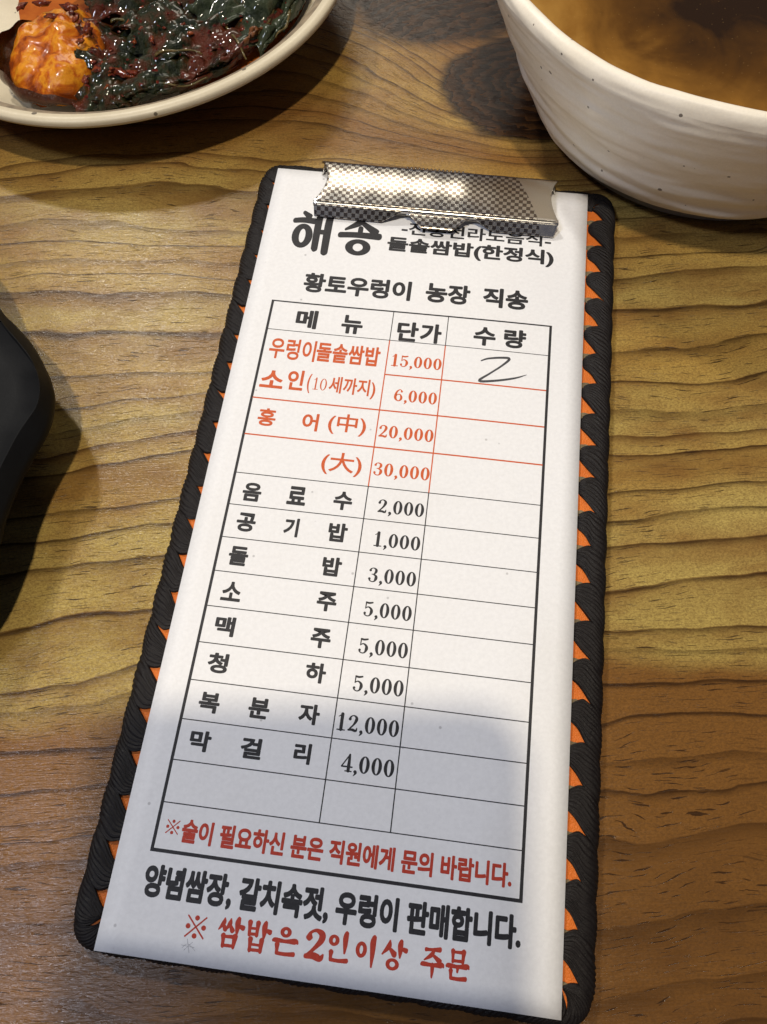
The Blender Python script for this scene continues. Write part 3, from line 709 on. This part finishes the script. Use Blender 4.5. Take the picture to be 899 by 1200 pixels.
# ------------------------------------------------------------------ soup bowl
bowl = empty('soup_bowl', (0.1112, 0.2434, 0)); tag(bowl, 'white speckled stoneware bowl with throwing ridges, holding brown broth', 'bowl')
def bowl_wob(r, z, a, k):
    f = z / 0.0586
    rr = r * (1 + f * (0.012 * math.cos(2 * a + 0.7) + 0.010 * math.cos(3 * a - 1.1))) + 0.0009 * fbm(math.cos(a) * 2.2, math.sin(a) * 2.2, z * 130, 3)
    if 0.006 < z < 0.054 and k < 100:
        am = 0.00034 * math.exp(-((z - 0.018) / 0.013) ** 2) + 0.00006
        rr += am * math.sin(z * 640 + 1.3 * math.sin(z * 190 + a) + 0.9 * math.sin(a * 1.0 + 0.4) + 0.5 * math.sin(3 * a))
    zz_ = z + f ** 3 * (0.0018 * math.cos(2 * a + 2.6) + 0.0014 * math.cos(3 * a + 0.4) + 0.0006 * math.cos(7 * a))
    return (rr * math.cos(a), rr * math.sin(a), zz_)
op = smooth_prof([(0.0565, 0.0052), (0.0635, 0.0085), (0.0672, 0.0165), (0.0705, 0.0245), (0.0752, 0.034), (0.0800, 0.045), (0.0830, 0.0525), (0.0840, 0.0560)], 14)
def ridged(p):
    r, z = p
    if 0.006 < z < 0.05:
        am = 0.0004 * math.exp(-((z - 0.017) / 0.011) ** 2) + 0.00012
        r += am * (math.sin(z * 1050 + 1.6 * math.sin(z * 210)) + 0.25 * math.sin(z * 2300))
    return (r, z)
lipp = smooth_prof([(0.0840, 0.0560), (0.0839, 0.0580), (0.0828, 0.0594), (0.0810, 0.0596), (0.0795, 0.0582), (0.0786, 0.0555)], 5)
inp = smooth_prof([(0.0786, 0.0555), (0.0765, 0.048), (0.0715, 0.036), (0.064, 0.022), (0.050, 0.012), (0.020, 0.0088), (0.0005, 0.0085)], 8)
lathe('bowl_body', op + lipp[1:] + inp[1:], GLAZE, bowl, 200, bowl_wob)
lathe('foot_ring', [(0.0005, 0.0045), (0.050, 0.0045), (0.0515, 0.0), (0.0545, 0.0), (0.0575, 0.0015), (0.0585, 0.0062)], BARE, bowl, 96)
broth = empty('broth', (0.1112, 0.2434, 0.0)); broth_z = 0.0435
tag(broth, 'cloudy amber brown broth filling the white soup bowl', 'broth')
def broth_wob(r, z, a, k):
    rr = r * (1 + (z / 0.0586) * (0.012 * math.cos(2 * a + 0.7) + 0.010 * math.cos(3 * a - 1.1)))
    return (rr * math.cos(a), rr * math.sin(a), z + 0.00012 * fbm(rr * math.cos(a) * 60, rr * math.sin(a) * 60))
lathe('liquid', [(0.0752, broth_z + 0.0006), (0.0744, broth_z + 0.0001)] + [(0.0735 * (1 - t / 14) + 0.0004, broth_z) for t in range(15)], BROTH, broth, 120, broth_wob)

# ------------------------------------------------------------------ side dish
DC = Vector((-0.1015, 0.2905, 0)); DZ = 0.0235
dish = empty('side_dish', DC); tag(dish, 'shallow cream stoneware dish holding dark leaf kimchi in red sauce', 'dish')
def dish_wob(r, z, a, k):
    f = min(1, r / 0.08); rr = r * (1 + f * (0.014 * math.cos(3 * a + 0.2) + 0.010 * math.cos(2 * a + 1.0)))
    return (rr * math.cos(a), rr * math.sin(a), z + f ** 4 * 0.0009 * math.cos(2 * a + 0.8))
dp = smooth_prof([(0.0005, 0.0035), (0.040, 0.0035), (0.046, 0.0), (0.050, 0.0), (0.054, 0.0035), (0.064, 0.0095), (0.0755, 0.0165), (0.0822, 0.0205), (0.0836, 0.0222)], 6)
lathe('dish_body', dp + smooth_prof([(0.0836, 0.0222), (0.0834, 0.0236), (0.0818, 0.0243), (0.0797, 0.0238)], 4)[1:], CREAM, dish, 160, dish_wob)
lathe('worn_rim', [(0.0797, 0.0238), (0.0780, 0.0230), (0.0758, 0.0212)], RIMGREY, dish, 160, dish_wob)
lathe('inner_wall', smooth_prof([(0.0758, 0.0212), (0.0725, 0.0172), (0.064, 0.012), (0.045, 0.0085), (0.0005, 0.0075)], 6), CREAM, dish, 160, dish_wob)

# sauce pool
so = lathe('red_sauce', [(0.0560, 0.0150), (0.0545, 0.0149), (0.04, 0.0148), (0.02, 0.0148), (0.0005, 0.0148)], SAUCE, None, 120, dish_wob)
so.location = DC + Vector((0.018, -0.004, 0)); tag(so, 'shiny orange red chilli sauce pooled in the cream side dish', 'sauce')

# amber pickled piece with brown skin
def in_dish(px, py, z): return at(px, py, z)
pk = empty('pickled_onion', Vector((*in_dish(62, 52, 0.021).xy, 0.0160)))
tag(pk, 'glossy amber pickled onion half with brown skin beside the kimchi leaves', 'pickle')
rows = []
for i in range(22):
    t = i / 21; row = []
    for j in range(64):
        a = 2 * math.pi * j / 64; rx, ry = 0.0165, 0.0225
        r_ = math.sin(t * math.pi / 2)
        x, y = rx * r_ * math.cos(a), ry * r_ * math.sin(a)
        h = 0.0080 * math.cos(t * math.pi / 2) ** 0.65 + 0.0005 * math.sin(x * 420 + 1.5 * math.sin(y * 160)) * (1 - t) ** 0.4 + 0.0022 * fbm(x * 110, y * 110, 3)
        row.append(Vector((x, y, h - 0.001)))
    rows.append(row)
grid_mesh('flesh', rows, AMBER, pk, close=True)
rows = []
for i in range(10):
    t = i / 9; row = []
    for j in range(40):
        a = R(128 + 175 * j / 39); k = 0.97 + 0.17 * math.sin(math.pi * min(1, t * 0.8)); edge = math.sin(math.pi * j / 39) ** 0.5
        r_ = k * (1 + 0.02 * math.sin(a * 9)); row.append(Vector((0.0170 * r_ * math.cos(a), 0.0225 * r_ * math.sin(a), -0.001 + 0.0085 * t * edge + 0.0006 * math.sin(a * 13))))
    rows.append(row)
grid_mesh('skin', rows, SKIN, pk)

# crumpled kimchi leaves
pile = empty('leaf_kimchi', Vector((*in_dish(230, 45, 0.015).xy, 0.0150)))
tag(pile, 'dark green seasoned kimchi leaves crumpled in the cream side dish', 'kimchi')
PL = Vector(pile.location)
def leaf(c, rx, ry, rot, base, amp, seed, mat, fold=0.0):
    rows = []; n, m = 40, 40
    for i in range(n + 1):
        row = []
        for j in range(m + 1):
            p, q = -1 + 2 * i / n, -1 + 2 * j / m
            # square -> leafy disc
            x = p * math.sqrt(1 - q * q / 2); y = q * math.sqrt(1 - p * p / 2); r_ = math.hypot(x, y); a = math.atan2(y, x)
            jag = 1 + 0.10 * math.sin(a * 7 + seed) + 0.06 * math.sin(a * 17 + 2 * seed) * r_
            X, Y = x * rx * jag, y * ry * jag
            f1 = fbm(X * 48 + seed * 3.1, Y * 60, seed, 3); f2 = abs(fbm(X * 120 + seed, Y * 120 + 5, seed * 2, 3))
            vein = math.exp(-(Y / 0.0012) ** 2) * 0.0012 + 0.0006 * math.exp(-((math.sin((abs(Y) * 0.8 + X) * 420)) / 0.35) ** 2)
            rdg = 1 - abs(fbm(X * 70 + seed * 1.7, Y * 95 + seed, 4.2, 2)) * 2.2
            z = base + amp * (0.75 * f1 + 0.1) + 0.0030 * max(-0.4, rdg) + 0.0014 * (0.35 - f2) - vein + fold * abs(Y) - 0.0065 * max(0, r_ - 0.55) ** 1.4
            cs, sn = math.cos(rot), math.sin(rot)
            gx, gy = c[0] + X * cs - Y * sn + 0.0016 * f1 + PL.x - DC.x, c[1] + X * sn + Y * cs + 0.0016 * f2 + PL.y - DC.y; g = math.hypot(gx, gy); lim = 0.0700 + 0.003 * math.sin(seed * 5)
            if g > lim: k = (lim + (g - lim) * 0.12) / g; gx, gy = gx * k, gy * k; z = max(z * 0.6, 0.0015) + min(0.004, (g - lim) * 0.35)
            row.append(Vector((gx - PL.x + DC.x, gy - PL.y + DC.y, max(z, -0.001))))
        rows.append(row)
    o = grid_mesh('leaf', rows, mat, pile)
    m_ = o.modifiers.new('thickness', 'SOLIDIFY'); m_.thickness = 0.0006; m_.offset = -1
    return o
def rel(px, py, z=0.020): p = at(px, py, z) - PL; return (p.x, p.y)
for (px, py, rx, ry, rot, base, amp, seed, mt) in (
        (200, 75, .030, .018, 0.35, 0.0030, 0.0060, 1.0, LEAF), (270, 55, .026, .018, 0.75, 0.0035, 0.0060, 2.3, LEAF), (160, 40, .024, .020, -0.2, 0.0040, 0.0065, 3.7, LEAF),
        (235, 15, .032, .020, 0.15, 0.0050, 0.0070, 5.1, LEAF), (330, 20, .020, .018, 1.0, 0.0055, 0.0060, 6.4, LEAF2), (300, -10, .028, .020, 0.5, 0.0075, 0.0065, 7.2, LEAF2),
        (180, -10, .030, .018, -0.1, 0.0060, 0.0070, 8.8, LEAF), (205, 96, .024, .010, 0.30, 0.0015, 0.0050, 9.9, LEAF), (130, 88, .015, .014, 0.9, 0.0018, 0.0050, 11.3, LEAF), (240, -50, .040, .024, 0.1, 0.0060, 0.0060, 12.7, LEAF)):
    leaf(rel(px, py), rx, ry, rot, base, amp, seed, mt)
rq = random.Random(12)
for k in range(60):                            # lumps of chilli paste caught in the folds
    px, py = (rq.uniform(150, 290), rq.uniform(0, 60)) if k < 32 else ((rq.uniform(30, 110), rq.uniform(8, 60)) if k < 44 else (rq.uniform(90, 190), rq.uniform(60, 105)))
    c = rel(px, py); rad = rq.uniform(.0006, .0019); bm = bmesh.new(); bmesh.ops.create_icosphere(bm, subdivisions=2, radius=1.0)
    ax, ay, az, ro = rad * rq.uniform(1, 2.0), rad * rq.uniform(.6, 1.1), rad * rq.uniform(.35, .6), rq.uniform(0, 3.1)
    hz = (0.0073 if k < 32 else 0.0090 if k < 44 else 0.0052) + rq.uniform(-.001, .001)
    for v in bm.verts:
        d = 1 + 0.75 * fbm(v.co.x * 1.6 + k, v.co.y * 1.6, v.co.z * 1.6 + k)
        x, y = v.co.x * ax * d, v.co.y * ay * d
        v.co = Vector((c[0] + x * math.cos(ro) - y * math.sin(ro), c[1] + x * math.sin(ro) + y * math.cos(ro), hz + v.co.z * az * d))
    bm_obj('chilli_paste', bm, PASTE, pile)
leaf(rel(312, 55), .0085, .006, 1.2, 0.0075, .003, 31.0, food('rusty_leaf', [(0.05, 0.02, 0.008), (0.14, 0.05, 0.014), (0.20, 0.06, 0.014)], 200, 0.3))

STEM = food('kimchi_stem', [(0.030, 0.028, 0.008), (0.085, 0.062, 0.016), (0.13, 0.070, 0.018)], 260, 0.35, 0.5, 0.0006, coat=0.5)
for k, pts in enumerate(([(128, 20), (150, 17), (180, 22), (205, 24)], [(250, 8), (268, 30), (282, 52), (288, 66)], [(322, 2), (314, 18), (302, 34)], [(340, 6), (334, 24), (322, 38)], [(140, 92), (170, 84), (205, 86), (240, 78)], [(180, 60), (205, 52), (236, 58)])):
    ctr = []
    for (x, y) in pts: q = rel(x, y, 0.0245); ctr.append((q[0], q[1], 0.0078 if k != 4 else 0.0050))
    P = [Vector(p) for p in ctr]; C_ = []
    for i in range(len(P) - 1):
        for q in range(6):
            f = q / 6; p0, p1, p2, p3 = P[max(0, i - 1)], P[i], P[i + 1], P[min(len(P) - 1, i + 2)]
            C_.append(0.5 * (2 * p1 + (p2 - p0) * f + (2 * p0 - 5 * p1 + 4 * p2 - p3) * f * f + (3 * p1 - p0 - 3 * p2 + p3) * f ** 3))
    C_.append(P[-1]); rows = []
    for i, p in enumerate(C_):
        t = i / (len(C_) - 1); rad = 0.0007 * (1 - 0.6 * t) * (0.9 + 0.2 * math.sin(i * 1.9 + k)); d = (C_[min(i + 1, len(C_) - 1)] - C_[max(i - 1, 0)]).normalized(); sd = d.cross(Vector((0, 0, 1))).normalized()
        rows.append([p + sd * (rad * math.cos(a * math.pi / 5)) + Vector((0, 0, rad * 0.7 * math.sin(a * math.pi / 5) + 0.0006 * math.sin(i * 0.8))) for a in range(10)])
    grid_mesh('stem', rows, STEM, pile, close=True, cap=True)

# chilli flakes and seeds: far too many and too small to pick apart
rnd = random.Random(5); V, Fc = [], []
for _ in range(260):
    px, py = rnd.uniform(95, 345), rnd.uniform(-20, 112); p = at(px, py, 0.021)
    if (p - DC).xy.length > 0.070: continue
    s_ = rnd.uniform(.0003, .0008); h = 0.0205 + rnd.uniform(-.002, .0055); b0 = len(V)
    for k in range(6):
        a = k * math.pi / 3 + rnd.random(); V.append(Vector((p.x + s_ * math.cos(a), p.y + 0.7 * s_ * math.sin(a), h + rnd.uniform(-.0004, .0004))))
    V.append(Vector((p.x, p.y, h + 0.0005)))
    Fc += [(b0 + k, b0 + (k + 1) % 6, b0 + 6) for k in range(6)]
fo = mesh_obj('chilli_flakes', V, Fc, FLAKE); tag(fo, 'red chilli flakes scattered over the dark kimchi leaves', 'chilli flakes', kind='stuff')

# ------------------------------------------------------------------ black resin tray with an ear-shaped grip
tray = empty('black_tray', (-0.165, 0.100, 0)); tag(tray, 'black resin serving tray with a rounded corner grip beside the clipboard', 'tray')
TP = Vector(tray.location); TZ = 0.026
edge = [at(x, y, TZ - 0.0062) for x, y in ((0, 361), (20, 383), (39, 405), (53, 430), (61, 450), (63.5, 468), (61, 490), (53, 512), (40, 535), (26, 560), (13, 590), (4, 615), (-4, 645))]
ins_ = [at(x, y, TZ) for x, y in ((0, 375), (18, 397), (35, 419), (43, 436), (46, 450), (46, 463), (42, 477), (33, 490), (22, 506), (10, 528), (-2, 552), (-14, 580), (-24, 610))]
def closed(pts, tail): return [Vector((p.x, p.y, 0)) for p in pts] + [Vector((x, y, 0)) for x, y in tail]
tail = [(-0.106, 0.045), (-0.118, 0.030), (-0.140, 0.022), (-0.200, 0.020), (-0.245, 0.030), (-0.262, 0.060), (-0.266, 0.100), (-0.262, 0.140), (-0.245, 0.168), (-0.200, 0.180), (-0.150, 0.174), (-0.128, 0.158)]
tail_i = [(p[0] + (-0.165 - p[0]) * 0.07, p[1] + (0.1 - p[1]) * 0.07) for p in tail]
def resample(P, n=140):
    P = P + [P[0]]; Q = []
    m = len(P) - 1
    for i in range(m):
        p0, p1, p2, p3 = P[(i - 1) % m], P[i], P[i + 1], P[(i + 2) % m]
        for k in range(8):
            f = k / 8; Q.append(0.5 * (2 * p1 + (p2 - p0) * f + (2 * p0 - 5 * p1 + 4 * p2 - p3) * f * f + (3 * p1 - p0 - 3 * p2 + p3) * f ** 3))
    return Q
OE, IE = resample(closed(edge, tail)), resample(closed(ins_, tail_i))
def tr(Q, z, k=1.0): return [Vector(((q.x - TP.x) * k, (q.y - TP.y) * k, z)) for q in Q]
def blend(f, z): return [Vector((a.x + (b.x - a.x) * f - TP.x, a.y + (b.y - a.y) * f - TP.y, z)) for a, b in zip(OE, IE)]
rows = [tr(OE, 0.0, 0.50), tr(OE, 0.0, 0.56), tr(OE, 0.004, 0.60), tr(OE, TZ - 0.0095, 0.76), tr(OE, TZ - 0.0085, 0.90), blend(0.10, TZ - 0.0074), blend(0.0, TZ - 0.0062), blend(0.04, TZ - 0.0050), blend(0.14, TZ - 0.0041), blend(0.86, TZ - 0.0004), blend(0.95, TZ)]
grid_mesh('tray_rim', rows, RESIN, tray, close=True)
rows = [blend(0.95, TZ), blend(1.0, TZ + 0.0001), blend(1.06, TZ - 0.0003), blend(1.12, TZ - 0.0016), blend(1.25, TZ - 0.0018)] + [[Vector((p.x * k, p.y * k, TZ - 0.0018)) for p in blend(1.25, 0)] for k in (0.9, 0.6, 0.3, 0.02)]
grid_mesh('tray_floor', rows, RESIN, tray, close=True)

# ------------------------------------------------------------------ the phone held over the table (its shadow falls across the foot of the sheet)
ph = empty('phone', CAM - FWD * 0.024); ph.matrix_world = Matrix.Translation(CAM - FWD * 0.024) @ Matrix((RIGHT, UP, -FWD)).transposed().to_4x4()
tag(ph, 'dark phone held above the clipboard, seen by its soft shadow on the sheet', 'phone')
def rbox(name, x0, x1, y0, y1, z0, z1, r_, mat, parent):
    ring_ = []
    for cx, cy, a0 in ((x1 - r_, y1 - r_, 0), (x0 + r_, y1 - r_, 90), (x0 + r_, y0 + r_, 180), (x1 - r_, y0 + r_, 270)):
        for k in range(7): a = R(a0 + 15 * k); ring_.append((cx + r_ * math.cos(a), cy + r_ * math.sin(a)))
    cx, cy = (x0 + x1) / 2, (y0 + y1) / 2
    rows = [[Vector((cx + (x - cx) * k, cy + (y - cy) * k, z)) for x, y in ring_] for z, k in ((z0, .985), (z0 + .001, 1), (z1 - .001, 1), (z1, .985))]
    return grid_mesh(name, rows, mat, parent, close=True, smooth=False, cap=True)
rbox('phone_body', -0.078, 0.010, -0.148, 0.014, 0.0, 0.009, 0.010, RESIN, ph)
